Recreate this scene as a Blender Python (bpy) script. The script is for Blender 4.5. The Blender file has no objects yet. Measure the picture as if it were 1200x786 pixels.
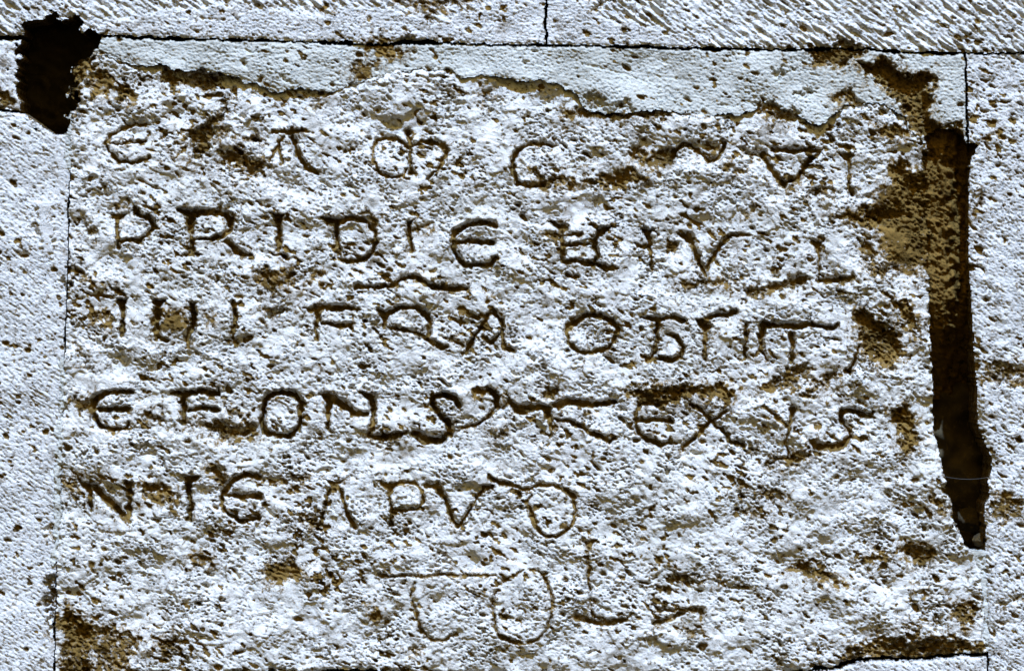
import bpy, bmesh, math, random
import numpy as np
from mathutils import Vector, Matrix

# ------------------------------------------------------------------ camera, sky, sun, exposure
S = bpy.context.scene
COL = S.collection
MM = 0.001                      # 1 unit of the plan below = 1 mm on the wall
BASE = 1.60                     # height of the middle of the view above the ground (m)
def P(x, y, h=0.0):             # plan (x right, y down, h out of the wall; mm) -> world
    return Vector(((x - 600) * MM, -h * MM, BASE + (393 - y) * MM))

cam = bpy.data.cameras.new('camera'); co = bpy.data.objects.new('camera', cam); COL.objects.link(co)
CAM_D = 7.0
cam.sensor_width = 36.0; cam.lens = 36.0 * CAM_D / 1.2
cam.clip_end = 200
co.location = (0, -CAM_D, BASE); co.rotation_euler = (math.radians(90), 0, 0)
S.camera = co

SUN_EL, SUN_AZ = math.radians(57), math.radians(9)     # azimuth measured from straight in front of the wall, positive = from the right
sd = Vector((math.sin(SUN_AZ) * math.cos(SUN_EL), -math.cos(SUN_AZ) * math.cos(SUN_EL), math.sin(SUN_EL)))
sun = bpy.data.lights.new('sun', 'SUN'); so = bpy.data.objects.new('sun', sun); COL.objects.link(so)
sun.energy = 5.0; sun.angle = math.radians(0.6); sun.color = (0.495, 0.735, 1.22)
so.rotation_euler = sd.to_track_quat('Z', 'Y').to_euler(); so.location = (0, -2, 4)

W = bpy.data.worlds.new('World'); S.world = W; W.use_nodes = True
nt = W.node_tree
bg = nt.nodes['Background']; bg.inputs['Strength'].default_value = 0.085
sky = nt.nodes.new('ShaderNodeTexSky'); sky.sky_type = 'NISHITA'; sky.sun_disc = False
sky.sun_elevation = SUN_EL; sky.sun_rotation = math.atan2(sd.x, sd.y)
sky.air_density = 0.6; sky.dust_density = 4.0; sky.ozone_density = 0.3
wb = nt.nodes.new('ShaderNodeMix'); wb.data_type = 'RGBA'; wb.blend_type = 'MULTIPLY'; wb.inputs[0].default_value = 1.0
wb.inputs[7].default_value = (1.0, 0.79, 0.24, 1)       # the film's warm cast in all sky-lit shade
nt.links.new(sky.outputs[0], wb.inputs[6]); nt.links.new(wb.outputs[2], bg.inputs[0])

S.view_settings.view_transform = 'Standard'; S.view_settings.look = 'None'
S.view_settings.gamma = 1.0; S.view_settings.use_curve_mapping = False
S.view_settings.exposure = 0.74
S.cycles.max_bounces = 6

# ------------------------------------------------------------------ materials
def N(nt, kind, **kw):
    n = nt.nodes.new(kind)
    for k, v in kw.items(): setattr(n, k, v)
    return n
def stone_material(name, skin, skin2, ochre, bump=0.75, use_attr=True, patch=0.60, spot=0.565):
    m = bpy.data.materials.new(name); m.use_nodes = True
    t = m.node_tree; L = t.links.new
    b = t.nodes['Principled BSDF']; b.inputs['Roughness'].default_value = 0.92
    b.inputs['Specular IOR Level'].default_value = 0.0
    g = N(t, 'ShaderNodeNewGeometry')
    def noise(scale, detail, rough=0.6):
        n = N(t, 'ShaderNodeTexNoise'); n.inputs['Scale'].default_value = scale
        n.inputs['Detail'].default_value = detail; n.inputs['Roughness'].default_value = rough
        L(g.outputs['Position'], n.inputs['Vector']); return n
    def ramp(src, a, c):
        r = N(t, 'ShaderNodeMapRange'); r.interpolation_type = 'SMOOTHSTEP'
        r.inputs[1].default_value = a; r.inputs[2].default_value = c; L(src, r.inputs[0]); return r
    def mix(f, a, c):
        x = N(t, 'ShaderNodeMix'); x.data_type = 'RGBA'
        if isinstance(f, float): x.inputs[0].default_value = f
        else: L(f, x.inputs[0])
        for i, v in ((6, a), (7, c)):
            if isinstance(v, tuple): x.inputs[i].default_value = (*v, 1)
            else: L(v, x.inputs[i])
        return x.outputs[2]
    n1 = noise(9, 6); n2 = noise(150, 5, 0.7); n3 = noise(34, 7, 0.7)
    c = mix(ramp(n1.outputs[0], 0.38, 0.64).outputs[0], skin, skin2)
    # stains and spots of earth colour
    f1 = ramp(n3.outputs[0], patch - 0.04, patch + 0.10)
    c = mix(f1.outputs[0], c, tuple(0.55 * ochre[i] + 0.30 * skin2[i] for i in range(3)))
    f2 = ramp(n2.outputs[0], spot, spot + 0.07)
    c = mix(f2.outputs[0], c, tuple(0.6 * ochre[i] + 0.2 * skin[i] for i in range(3)))
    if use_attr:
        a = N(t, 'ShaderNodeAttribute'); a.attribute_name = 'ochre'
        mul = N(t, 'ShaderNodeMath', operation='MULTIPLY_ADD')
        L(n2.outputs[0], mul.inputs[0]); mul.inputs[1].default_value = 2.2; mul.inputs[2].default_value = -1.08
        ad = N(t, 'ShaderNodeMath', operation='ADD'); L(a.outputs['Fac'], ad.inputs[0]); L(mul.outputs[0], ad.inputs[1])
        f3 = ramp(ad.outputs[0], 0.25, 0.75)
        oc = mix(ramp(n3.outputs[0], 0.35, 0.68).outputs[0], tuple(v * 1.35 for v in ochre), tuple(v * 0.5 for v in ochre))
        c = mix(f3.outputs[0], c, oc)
    L(c, b.inputs['Base Color'])
    bn = noise(420, 4, 0.7); bp = N(t, 'ShaderNodeBump')
    bp.inputs['Strength'].default_value = bump; bp.inputs['Distance'].default_value = 0.0022
    L(bn.outputs[0], bp.inputs['Height']); L(bp.outputs[0], b.inputs['Normal'])
    return m
OCHRE = (0.145, 0.088, 0.024)
M_SLAB = stone_material('pale_limestone', (0.60, 0.575, 0.52), (0.54, 0.515, 0.455), OCHRE)
M_BLOCK = stone_material('tooled_limestone', (0.60, 0.58, 0.535), (0.52, 0.50, 0.455), OCHRE)
M_MORTAR = stone_material('grey_lime_mortar', (0.50, 0.49, 0.43), (0.44, 0.43, 0.37), OCHRE, bump=0.7, patch=0.68, spot=0.62)
M_FILL = stone_material('brown_earth_fill', (0.17, 0.10, 0.026), (0.11, 0.064, 0.016), (0.02, 0.013, 0.005), bump=0.8, use_attr=False, patch=0.56, spot=0.58)
M_CORE = stone_material('dark_earth', (0.10, 0.072, 0.036), (0.05, 0.036, 0.02), (0.16, 0.11, 0.05), bump=0.8, use_attr=False)
M_RUBBLE = stone_material('dusty_rubble', (0.06, 0.045, 0.025), (0.035, 0.027, 0.016), OCHRE, bump=0.6, use_attr=False)

# ------------------------------------------------------------------ the plan grid and its noises
PITCH = 1.1
X0, X1, Y0, Y1 = -80.0, 1280.0, -70.0, 856.0
nx, ny = int((X1 - X0) / PITCH) + 1, int((Y1 - Y0) / PITCH) + 1
gx = X0 + np.arange(nx) * PITCH; gy = Y0 + np.arange(ny) * PITCH
GX, GY = np.meshgrid(gx, gy); GX = GX.astype(np.float32); GY = GY.astype(np.float32)
def band(seed, lam, ang=0.0, ratio=1.0, sharp=1.3):
    """smooth random relief with features about lam mm long, drawn out along ang (degrees, clockwise from right)"""
    r = np.random.default_rng(seed)
    F = np.fft.rfft2(r.standard_normal((ny, nx)).astype(np.float32))
    fx = np.fft.rfftfreq(nx, PITCH)[None, :]; fy = np.fft.fftfreq(ny, PITCH)[:, None]
    a = math.radians(ang)
    u = (fx * math.cos(a) + fy * math.sin(a)) * math.sqrt(ratio); v = (-fx * math.sin(a) + fy * math.cos(a)) / math.sqrt(ratio)
    f = np.sqrt(u * u + v * v) * lam
    H = np.where(f > 0, f ** sharp * np.exp(-0.5 * sharp * (f ** 2 - 1)), 0)
    n = np.fft.irfft2(F * H, s=(ny, nx)).astype(np.float32)
    return n / n.std()
def sstep(x, a, b):
    t = np.clip((x - a) / (b - a), 0, 1); return t * t * (3 - 2 * t)

wx = 2.0 * band(1, 34) + 1.3 * band(2, 11) + 0.7 * band(21, 5); wy = 2.0 * band(3, 34) + 1.3 * band(4, 11) + 0.7 * band(22, 5)
UX, UY = GX + wx, GY + wy               # warped plan: every traced outline gets a broken, uneven edge
LX, LY = GX + 0.35 * wx, GY + 0.35 * wy # less warp for the carved strokes

def seg_dist(px, py, a, b):
    ax, ay = a; bx, by = b
    dx, dy = bx - ax, by - ay; l2 = dx * dx + dy * dy + 1e-9
    t = np.clip(((px - ax) * dx + (py - ay) * dy) / l2, 0, 1)
    return np.hypot(px - ax - t * dx, py - ay - t * dy), t
def poly_sdf(px, py, pts):
    d = np.full(px.shape, 1e9, np.float32); ins = np.zeros(px.shape, bool)
    n = len(pts)
    for i in range(n):
        a, b = pts[i], pts[(i + 1) % n]
        d = np.minimum(d, seg_dist(px, py, a, b)[0])
        if a[1] != b[1]:
            c = ((a[1] > py) != (b[1] > py)) & (px < (b[0] - a[0]) * (py - a[1]) / (b[1] - a[1]) + a[0])
            ins ^= c
    return np.where(ins, d, -d)         # positive inside
def win(x0, x1, y0, y1, pad=12):
    i0 = max(0, int((x0 - pad - X0) / PITCH)); i1 = min(nx, int((x1 + pad - X0) / PITCH) + 2)
    j0 = max(0, int((y0 - pad - Y0) / PITCH)); j1 = min(ny, int((y1 + pad - Y0) / PITCH) + 2)
    return np.s_[j0:j1, i0:i1]
def interp(pts, x):
    p = sorted(pts); return np.interp(x, [q[0] for q in p], [q[1] for q in p]).astype(np.float32)

# ------------------------------------------------------------------ traced outlines (mm)
JOINT = [(-80, 44), (20, 45), (110, 42), (200, 46), (300, 48), (400, 51), (440, 53), (480, 50), (560, 52), (640, 54), (740, 55), (800, 57), (900, 59), (960, 58), (1000, 57), (1060, 62), (1130, 63), (1280, 63)]
SLABTOP = [(80, 100), (84, 80), (90, 68), (108, 66), (125, 67), (160, 76), (195, 76), (210, 80), (250, 84), (275, 89), (300, 99), (320, 108), (335, 104), (350, 101), (375, 108), (395, 106), (410, 95), (440, 90), (475, 82), (500, 78), (525, 82), (540, 92), (555, 90), (585, 87), (610, 92), (640, 96), (655, 98), (670, 105), (680, 113), (684, 126), (700, 130), (730, 133), (745, 128), (790, 130), (830, 135), (860, 133), (882, 128), (892, 118), (920, 127), (945, 141), (960, 145), (975, 135), (985, 124), (1010, 119), (1040, 124), (1055, 132), (1065, 148), (1088, 168), (1110, 172)]
RIGHTEDGE = [(1112, 180), (1112, 250), (1104, 320), (1094, 350), (1090, 380), (1093, 430), (1095, 500), (1103, 540), (1112, 580), (1120, 612), (1136, 642), (1150, 665), (1154, 720), (1156, 764)]
BOTTOM = [(1120, 766), (1060, 771), (1000, 770), (975, 780), (900, 791), (600, 792), (430, 786), (400, 785), (250, 791), (64, 793)]
LEFTEDGE = [(65, 720), (66, 680), (69, 560), (76, 420), (80, 300), (83, 155), (82, 120)]
SLAB = SLABTOP + RIGHTEDGE + BOTTOM + LEFTEDGE
HOLE = [(25, 30), (45, 22), (70, 18), (95, 25), (105, 38), (116, 42), (118, 54), (108, 62), (90, 70), (86, 88), (84, 105), (82, 122), (80, 140), (79, 155), (62, 158), (50, 145), (40, 133), (25, 128), (22, 110), (20, 90), (22, 60), (25, 45)]
GAP = [(1085, 160), (1100, 150), (1118, 152), (1133, 168), (1150, 170), (1146, 176), (1136, 184), (1133, 300), (1136, 350), (1139, 430), (1143, 490), (1152, 512), (1162, 540), (1157, 575), (1153, 610), (1156, 632), (1146, 642), (1132, 640), (1120, 612), (1112, 580), (1103, 540), (1095, 500), (1093, 430), (1090, 380), (1088, 330), (1092, 260), (1090, 190)]
MHOLE = [(1003, 74), (1030, 70), (1050, 76), (1060, 83), (1075, 88), (1100, 85), (1098, 98), (1085, 105), (1095, 118), (1090, 130), (1100, 146), (1126, 152), (1128, 168), (1100, 165), (1085, 162), (1070, 155), (1060, 140), (1055, 120), (1035, 103), (1020, 92)]

q = np.s_[::3, ::3]
def up(a):                                # bilinear back to the full grid
    cx, cy = gx[::3], gy[::3]
    ix = np.clip(np.searchsorted(cx, gx, 'right') - 1, 0, len(cx) - 2); iy = np.clip(np.searchsorted(cy, gy, 'right') - 1, 0, len(cy) - 2)
    tx = ((gx - cx[ix]) / (cx[ix + 1] - cx[ix])).astype(np.float32)[None, :]; ty = ((gy - cy[iy]) / (cy[iy + 1] - cy[iy])).astype(np.float32)[:, None]
    return (a[np.ix_(iy, ix)] * (1 - tx) + a[np.ix_(iy, ix + 1)] * tx) * (1 - ty) + (a[np.ix_(iy + 1, ix)] * (1 - tx) + a[np.ix_(iy + 1, ix + 1)] * tx) * ty
def sdf(pts, k=1.0):
    return up(poly_sdf(GX[q] + k * wx[q], GY[q] + k * wy[q], pts).astype(np.float32))
dSlab = sdf(SLAB, 0.7 - 0.5 * sstep(-GX[q], -110, -95) - 0.3 * sstep(GX[q], 1070, 1090)); dHole = sdf(HOLE, 1.9); dGap = sdf(GAP, 0.6); dM = sdf(MHOLE)
joint = interp(JOINT, GX) + 0.5 * band(5, 26) + 0.35 * band(6, 9)
jw = np.clip(1.0 + 0.65 * band(7, 45) + 0.3 * band(9, 14) + 1.6 * np.exp(-((GX - 485) / 22) ** 2) + 0.9 * sstep(-GX, -400, -150), 0.5, 4)
dUp = joint - jw - GY; dDn = GY - joint - 0.8 * jw          # above / below the raked joint
leftm = interp([(-70, 24), (150, 62), (230, 58), (300, 57), (420, 58), (520, 57), (600, 56), (700, 55), (856, 54)][::1], GY * 0 + GY) + 0.6 * wx
xjr = interp([(60, 1131), (170, 1134), (300, 1134), (640, 1154), (860, 1160)], GY) + 0.25 * wx

lowmask = band(8, 40)
def mn(*a):
    r = a[0]
    for b in a[1:]: r = np.minimum(r, b)
    return r
x640 = 640 + 0.25 * wx
reg = {}
reg['slab'] = mn(dSlab, -dGap, -dHole)
reg['top_left'] = mn(dUp, x640 - 0.9 - GX, -dHole)
reg['top_right'] = mn(dUp, GX - x640 - 0.9)
reg['fragment'] = mn(dDn, 30 - GX, interp([(-80, 128), (0, 128), (30, 131)], GX) - GY, -dHole)
reg['left'] = mn(interp([(760, 90), (796, 58)], GY) - GX, -dSlab - np.clip(0.2 + 0.9 * band(46, 55) + 0.5 * band(47, 12), 0, 2.6), GY - interp([(-80, 130), (0, 130), (30, 133), (62, 156)], GX), -dHole)
seam = interp([(150, 82), (300, 79.5), (420, 75.5), (560, 68.5), (680, 65.5), (860, 64)], GY)
reg['strip'] = mn(5 + 1.5 * lowmask - np.abs(GX - seam + 1.0 + 0.5 * wx), GY - 414 + 3 * wy, 662 + 3 * wy - GY)
reg['right'] = mn(GX - xjr - 0.8, dDn, -dGap)
reg['mortar'] = mn(dDn, -dSlab + 1.8, xjr - 0.8 - GX, GX - 75, -dHole, -dGap, 200 - GY)
reg['lower'] = mn(GY - interp([(-80, 797), (400, 793), (900, 794), (980, 783), (1010, 773), (1060, 774), (1130, 768), (1156, 768)], GX) + 0.4 * wy, xjr - 1 - GX, GX - 60)
reg['right_fill'] = mn(xjr + 4 - GX, GX - 1128, -dSlab + 4, -dGap, GY - 644, 765 - GY + 0.4 * wy)

# ------------------------------------------------------------------ relief shared by the stones
lowA = band(10, 190); lowB = band(11, 75); lump = band(12, 30); lump2 = band(13, 17)
g1 = band(14, 6.6, 30, 1.8); g2 = band(15, 3.9, 20, 1.5); g3 = band(16, 11, 35, 2.4); pitn = band(17, 8, 12, 1.7); pitm = band(18, 22, 25, 1.5)
rough = np.clip(0.88 + 0.36 * band(19, 120) + 0.25 * band(20, 45), 0.2, 1.6)
def pits(n, t, k): return -k * np.maximum(0, n - t)
def holes(n, t, D, s=0.45): return -D * sstep(n, t, t + s)          # crisp-edged pores
worm = -np.maximum(0, 0.34 - np.abs(band(23, 13, 25, 1.5))) * sstep(band(24, 30), -0.6, 0.8)
pitf = band(25, 5.4, 12, 1.6)
pith = holes(pitn, 1.05, 2.3) + holes(pitf, 1.25, 1.7) + holes(pitm, 1.35, 3.0, 0.6) + 3.0 * worm
grain = 0.17 * g1 + 0.14 * g2 + 0.13 * g3 - 0.05 * g1 * np.abs(g1) + pith * np.clip(1 + 0.5 * band(26, 60), 0.2, 2)
OCH = np.zeros((ny, nx), np.float32)

H = {}
slab = 2.2 * lowA + 1.8 * lowB + 0.6 * lump + 0.42 * lump2 + grain * rough

# flaked spots: the pale skin has come away in small scabs, drawn out along the tooling, denser in some areas
flk = band(50, 19, 28, 2.0) + 0.45 * band(51, 8, 20, 1.5)
dens = 0.45 * band(52, 170) + 0.25 * band(53, 70)
def flakes(h, och, t, D):
    f = sstep(flk + dens, t, t + 0.35)
    h -= f * (D + 0.5 * lump2); np.maximum(och, 0.95 * sstep(flk + dens, t - 0.1, t + 0.35), out=och)
    f2 = sstep(pitm + 0.5 * dens, 1.95, 2.15); np.maximum(och, 0.8 * f2, out=och); h -= 1.5 * f2
flakes(slab, OCH, 1.72, 2.4)
# broken facets: shallow steps where plates of the surface have split off
fac = band(54, 85, 25, 1.6) + 0.15 * band(55, 16)
slab += 1.3 * sstep(fac, -0.2, -0.05) + 1.6 * sstep(fac, 0.75, 0.95) - 1.5 * sstep(band(56, 70, 160, 1.5) + 0.15 * lump2, 0.6, 0.75)

RIDGES = [  # upward-facing ledges that catch the light: points, height, fall-off below
 ([(285, 205), (310, 215), (340, 230), (365, 250), (390, 275)], 4.5, 34), ([(1000, 312), (1030, 320), (1055, 345), (1075, 375), (1086, 410)], 7, 38),
 ([(980, 130), (1010, 127), (1040, 132), (1060, 150)], 5, 40), ([(690, 138), (730, 140), (790, 136), (840, 142)], 3.5, 35),
 ([(400, 118), (430, 98), (475, 87), (505, 84)], 5, 45), ([(1085, 560), (1110, 600), (1140, 650)], 4, 30),
 ([(85, 478), (110, 506), (140, 516), (200, 510), (260, 524), (310, 520)], 3.2, 26), ([(605, 492), (630, 488), (655, 508)], 3.5, 20),
 ([(530, 548), (560, 545), (600, 560)], 3, 22), ([(870, 562), (930, 546), (960, 530), (1000, 516), (1030, 500)], 4.5, 34),
 ([(140, 405), (190, 410), (220, 414)], 2.6, 22), ([(1003, 392), (1020, 430), (1045, 442), (1078, 440)], 4.5, 26),
 ([(740, 212), (770, 205), (830, 200), (890, 207), (925, 226), (985, 236), (1040, 250)], 3.6, 30), ([(85, 168), (150, 200), (230, 195)], 2.2, 40),
 ([(640, 232), (690, 226), (740, 222)], 2.5, 24), ([(100, 620), (180, 640), (250, 660)], 2.0, 30), ([(720, 745), (790, 742), (850, 750)], 2.6, 26),
 ([(860, 490), (900, 470), (945, 455), (990, 440)], 3.2, 26), ([(560, 690), (620, 760)], 1.4, 22), ([(950, 620), (1000, 600), (1060, 610)], 2.2, 40),
 ([(400, 560), (470, 548), (530, 545)], 2.0, 22), ([(420, 695), (470, 690)], 1.8, 25)]
for pts, A, fall in RIDGES:
    xs = [p[0] for p in pts]; ys = [p[1] for p in pts]
    w = win(min(xs), max(xs), min(ys), max(ys), 4 * fall)
    px, py = UX[w], UY[w]
    best = np.full(px.shape, 1e9, np.float32); s = np.zeros(px.shape, np.float32); tt = np.zeros(px.shape, np.float32)
    n = len(pts) - 1
    for i in range(n):
        d, t = seg_dist(px, py, pts[i], pts[i + 1])
        (ax, ay), (bx, by) = pts[i], pts[i + 1]
        side = np.sign((bx - ax) * (py - ay) - (by - ay) * (px - ax))
        m = d < best; best = np.where(m, d, best); s = np.where(m, side * d, s); tt = np.where(m, (i + t) / n, tt)
    fade = np.maximum(np.sin(np.clip(tt, 0.0, 1.0) * math.pi), 0) ** 0.5
    endd = np.minimum(np.hypot(px - pts[0][0], py - pts[0][1]), np.hypot(px - pts[-1][0], py - pts[-1][1]))
    f = np.where(s > 0, np.exp(-np.abs(s) / fall), np.exp(-np.abs(s) / 3.4))
    slab[w] += (1.55 * A * f * fade).astype(np.float32)

# ------------------------------------------------------------------ breaks and hollows: outline, depth, rim width, ochre
CHIPS = [
 ([(70, 150), (83, 150), (87, 128), (95, 106), (101, 88), (106, 74), (112, 62), (80, 60)], 24, 14, .95),
 ([(212, 156), (230, 149), (247, 140), (260, 127), (268, 112), (264, 135), (256, 147), (252, 160), (246, 176), (232, 187), (224, 184), (222, 170)], 13, 7, .8),
 ([(252, 178), (275, 173), (292, 185), (314, 195), (302, 206), (280, 198), (260, 191)], 8, 6, .9), ([(256, 150), (272, 152), (272, 162), (258, 164)], 4, 4, .7),
 ([(288, 160), (298, 156), (308, 160), (307, 168), (296, 171), (289, 167)], 7, 4, .8), ([(296, 137), (305, 138), (306, 146), (298, 148)], 3, 3, .7),
 ([(100, 82), (128, 80), (130, 98), (128, 112), (112, 115), (104, 105)], 5, 6, .9), ([(134, 98), (150, 98), (158, 108), (168, 116), (150, 122), (136, 118)], 5, 6, .9),
 ([(190, 78), (206, 80), (212, 100), (200, 106), (192, 98)], 6, 5, .9), ([(206, 84), (250, 86), (275, 92), (262, 98), (244, 108), (225, 104), (212, 98)], 9, 6, .7),
 ([(355, 110), (375, 104), (392, 108), (385, 122), (365, 128)], 5, 5, .6),
 ([(610, 192), (620, 197), (637, 207), (655, 204), (672, 210), (680, 216), (665, 221), (650, 219), (640, 226), (628, 217)], 7, 6, .9),
 ([(692, 212), (700, 205), (720, 203), (737, 200), (755, 207), (757, 210), (745, 215), (728, 222), (712, 224), (700, 218)], 6, 6, .9),
 ([(737, 181), (747, 171), (760, 180), (785, 175), (792, 182), (785, 190), (765, 203), (750, 190)], 8, 6, .9), ([(826, 168), (852, 166), (850, 176), (832, 180)], 4, 4, .8),
 ([(858, 172), (875, 168), (890, 173), (898, 182), (893, 191), (880, 187), (865, 182)], 9, 5, .5), ([(848, 196), (870, 194), (874, 204), (852, 205)], 3, 4, .8),
 ([(910, 204), (925, 212), (936, 208), (930, 222), (914, 220)], 4, 4, .9),
 ([(944, 226), (958, 219), (976, 222), (978, 231), (960, 233), (946, 232)], 5, 5, .6), ([(655, 128), (690, 126), (740, 130), (790, 130), (760, 138), (700, 138), (668, 140)], 6, 5, .9),
 ([(880, 126), (900, 122), (925, 132), (948, 142), (925, 146), (900, 140)], 7, 5, .8),
 ([(1024, 150), (1050, 146), (1072, 150), (1068, 160), (1040, 166), (1028, 160)], 5, 6, .9),
 ([(1040, 192), (1052, 186), (1066, 190), (1078, 205), (1084, 178), (1100, 172), (1125, 172), (1125, 340), (1098, 340), (1086, 322), (1075, 308), (1064, 296), (1052, 278), (1040, 266), (1010, 264), (975, 258), (976, 250), (1000, 249), (1028, 240), (1046, 236), (1050, 222), (1041, 210)], 17, 16, 1.),
 ([(1084, 172), (1130, 172), (1130, 350), (1092, 335), (1086, 300), (1080, 260), (1078, 220)], 26, 22, 1.),
 ([(1014, 312), (1030, 311), (1047, 308), (1046, 318), (1035, 327), (1020, 326)], 7, 5, .8), ([(1010, 284), (1018, 282), (1026, 300), (1024, 312), (1016, 314), (1012, 300)], 5, 4, .9),
 ([(866, 333), (885, 336), (910, 329), (930, 322), (950, 325), (950, 335), (940, 340), (925, 340), (905, 345), (890, 351), (872, 348)], 9, 5, .8),
 ([(790, 330), (810, 326), (868, 330), (850, 338), (815, 338)], 3, 4, .8), ([(108, 372), (113, 364), (124, 362), (133, 370), (131, 380), (121, 387), (111, 382)], 6, 6, .9),
 ([(190, 365), (205, 362), (215, 366), (217, 384), (200, 388), (188, 386)], 3, 3, 1.), ([(236, 366), (250, 364), (255, 378), (244, 378)], 2, 3, .9),
 ([(306, 363), (315, 360), (335, 362), (341, 366), (330, 372), (312, 376)], 7, 4, .7), ([(238, 339), (250, 326), (265, 325), (270, 337), (260, 336), (250, 331)], 6, 4, .7),
 ([(296, 318), (330, 312), (350, 320), (346, 336), (318, 346), (300, 332)], 3, 7, .8), ([(362, 318), (376, 314), (380, 328), (366, 330)], 4, 4, .7),
 ([(890, 450), (905, 443), (920, 440), (925, 425), (943, 428), (946, 440), (930, 453), (905, 460), (890, 457)], 7, 6, .8), ([(936, 462), (955, 448), (978, 432), (984, 438), (968, 456), (945, 470)], 5, 5, .8),
 ([(1000, 365), (1008, 358), (1025, 372), (1035, 378), (1050, 385), (1055, 400), (1062, 415), (1045, 430), (1030, 432), (1015, 418), (1008, 405), (1003, 390)], 13, 8, 1.),
 ([(1040, 350), (1055, 351), (1070, 360), (1078, 378), (1075, 396), (1066, 386), (1055, 368)], 9, 7, 1.), ([(80, 468), (95, 463), (107, 465), (105, 486), (90, 481)], 6, 5, .8),
 ([(165, 488), (178, 484), (190, 485), (190, 494), (175, 496)], 5, 4, .8), ([(163, 522), (172, 516), (177, 515), (174, 521), (166, 526)], 7, 2, .4),
 ([(222, 495), (240, 495), (255, 497), (275, 498), (297, 495), (303, 507), (297, 516), (275, 516), (255, 515), (242, 506)], 8, 7, .8), ([(262, 470), (278, 478), (288, 490), (276, 490), (264, 480)], 4, 4, .8),
 ([(446, 516), (462, 514), (466, 524), (452, 527)], 6, 5, .7), ([(576, 502), (596, 503), (598, 512), (588, 518), (578, 514)], 7, 4, .7), ([(634, 456), (656, 454), (660, 466), (640, 470)], 6, 5, .9),
 ([(674, 476), (690, 476), (688, 486), (678, 486)], 5, 4, .9),
 ([(737, 457), (770, 454), (795, 450), (820, 453), (845, 449), (867, 459), (852, 478), (840, 468), (810, 468), (785, 473), (747, 477)], 8, 6, 1.),
 ([(866, 520), (884, 516), (884, 526), (870, 530)], 4, 4, .8), ([(902, 499), (914, 499), (913, 509), (904, 508)], 3, 3, .7), ([(897, 547), (905, 535), (920, 536), (952, 528), (956, 532), (935, 543), (915, 548)], 7, 5, 1.),
 ([(1043, 485), (1058, 470), (1068, 475), (1075, 500), (1077, 520), (1060, 536), (1055, 525), (1050, 500)], 8, 6, 1.), ([(862, 564), (885, 576), (905, 574), (928, 578), (920, 586), (905, 586), (885, 582)], 5, 4, .8),
 ([(160, 566), (176, 566), (196, 572), (210, 584), (208, 600), (198, 594), (186, 590), (170, 582)], 7, 6, .9), ([(240, 543), (252, 548), (264, 560), (268, 566), (260, 571), (248, 560)], 6, 5, .9),
 ([(317, 560), (335, 562), (350, 555), (365, 557), (355, 568), (330, 568)], 4, 5, .8), ([(220, 653), (228, 647), (242, 648), (250, 655), (244, 664), (230, 664)], 6, 5, .9),
 ([(306, 672), (318, 660), (338, 656), (354, 664), (358, 676), (340, 680), (318, 686)], 6, 7, 1.), ([(428, 722), (436, 710), (450, 714), (448, 726), (434, 730)], 4, 5, 1.),
 ([(783, 665), (795, 671), (812, 677), (826, 680), (822, 686), (805, 685), (792, 678)], 5, 4, .8), ([(836, 676), (846, 676), (846, 686), (838, 684)], 5, 3, .7),
 ([(918, 667), (945, 661), (965, 667), (988, 682), (980, 685), (960, 681), (940, 672)], 6, 5, 1.), ([(1000, 652), (1030, 648), (1048, 656), (1040, 662), (1012, 660)], 4, 5, 1.),
 ([(1052, 640), (1076, 634), (1098, 645), (1100, 658), (1080, 666), (1060, 658)], 7, 8, .9), ([(1090, 580), (1108, 585), (1114, 600), (1102, 604)], 6, 5, .9), ([(800, 738), (822, 735), (820, 748), (806, 746)], 4, 4, .8),
 ([(66, 720), (82, 712), (96, 727), (112, 732), (116, 752), (104, 770), (110, 796), (66, 800), (74, 770)], 13, 12, .95), ([(108, 734), (130, 730), (138, 742), (158, 738), (164, 756), (150, 772), (154, 798), (112, 800)], 7, 10, .8), ([(180, 750), (210, 745), (214, 764), (190, 768)], 5, 6, .9),
 ([(985, 772), (985, 758), (1010, 754), (1030, 744), (1060, 750), (1110, 744), (1130, 752), (1152, 760), (1152, 775), (1060, 776)], 8, 9, .85),
 ([(1092, 722), (1102, 722), (1103, 732), (1094, 732)], 8, 3, .5), ([(1114, 708), (1140, 704), (1142, 730), (1130, 738), (1120, 724)], 5, 5, .9), ([(1072, 690), (1082, 688), (1092, 694), (1084, 702)], 4, 4, .8),
 ([(908, 762), (925, 758), (930, 768), (915, 772)], 6, 4, .5), ([(480, 752), (492, 760), (490, 772), (478, 764)], 5, 4, .6), ([(96, 258), (108, 266), (118, 282), (108, 280), (98, 270)], 4, 3, .8),
 ([(82, 312), (98, 316), (106, 328), (92, 330)], 4, 3, .8), ([(90, 405), (104, 418), (114, 436), (102, 434), (92, 420)], 4, 3, .7), ([(118, 330), (126, 328), (132, 340), (122, 344)], 3, 3, .8),
 ([(80, 560), (96, 558), (92, 576), (78, 572)], 4, 4, .9), ([(352, 606), (372, 604), (378, 618), (360, 620)], 4, 4, .8), ([(505, 640), (520, 645), (528, 658), (512, 652)], 3, 3, .6),
 ([(590, 355), (575, 352), (580, 344)], 3, 3, .6), ([(560, 112), (572, 104), (578, 110), (566, 120)], 3, 3, .8), ([(860, 600), (880, 596), (905, 604), (890, 610)], 3, 4, .8),
 ([(505, 330), (520, 328), (524, 342), (510, 344)], 6, 4, .9), ([(134, 237), (150, 232), (160, 238), (150, 246), (138, 243)], 4, 3, .8), ([(416, 250), (432, 246), (448, 258), (440, 268), (428, 262)], 3, 5, .7),
 ([(488, 262), (506, 262), (504, 272), (490, 272)], 3, 4, .7), ([(444, 218), (458, 232), (470, 246), (462, 250), (450, 238)], 3, 3, .6), ([(870, 245), (885, 240), (892, 250), (878, 254)], 3, 3, .8)]
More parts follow.
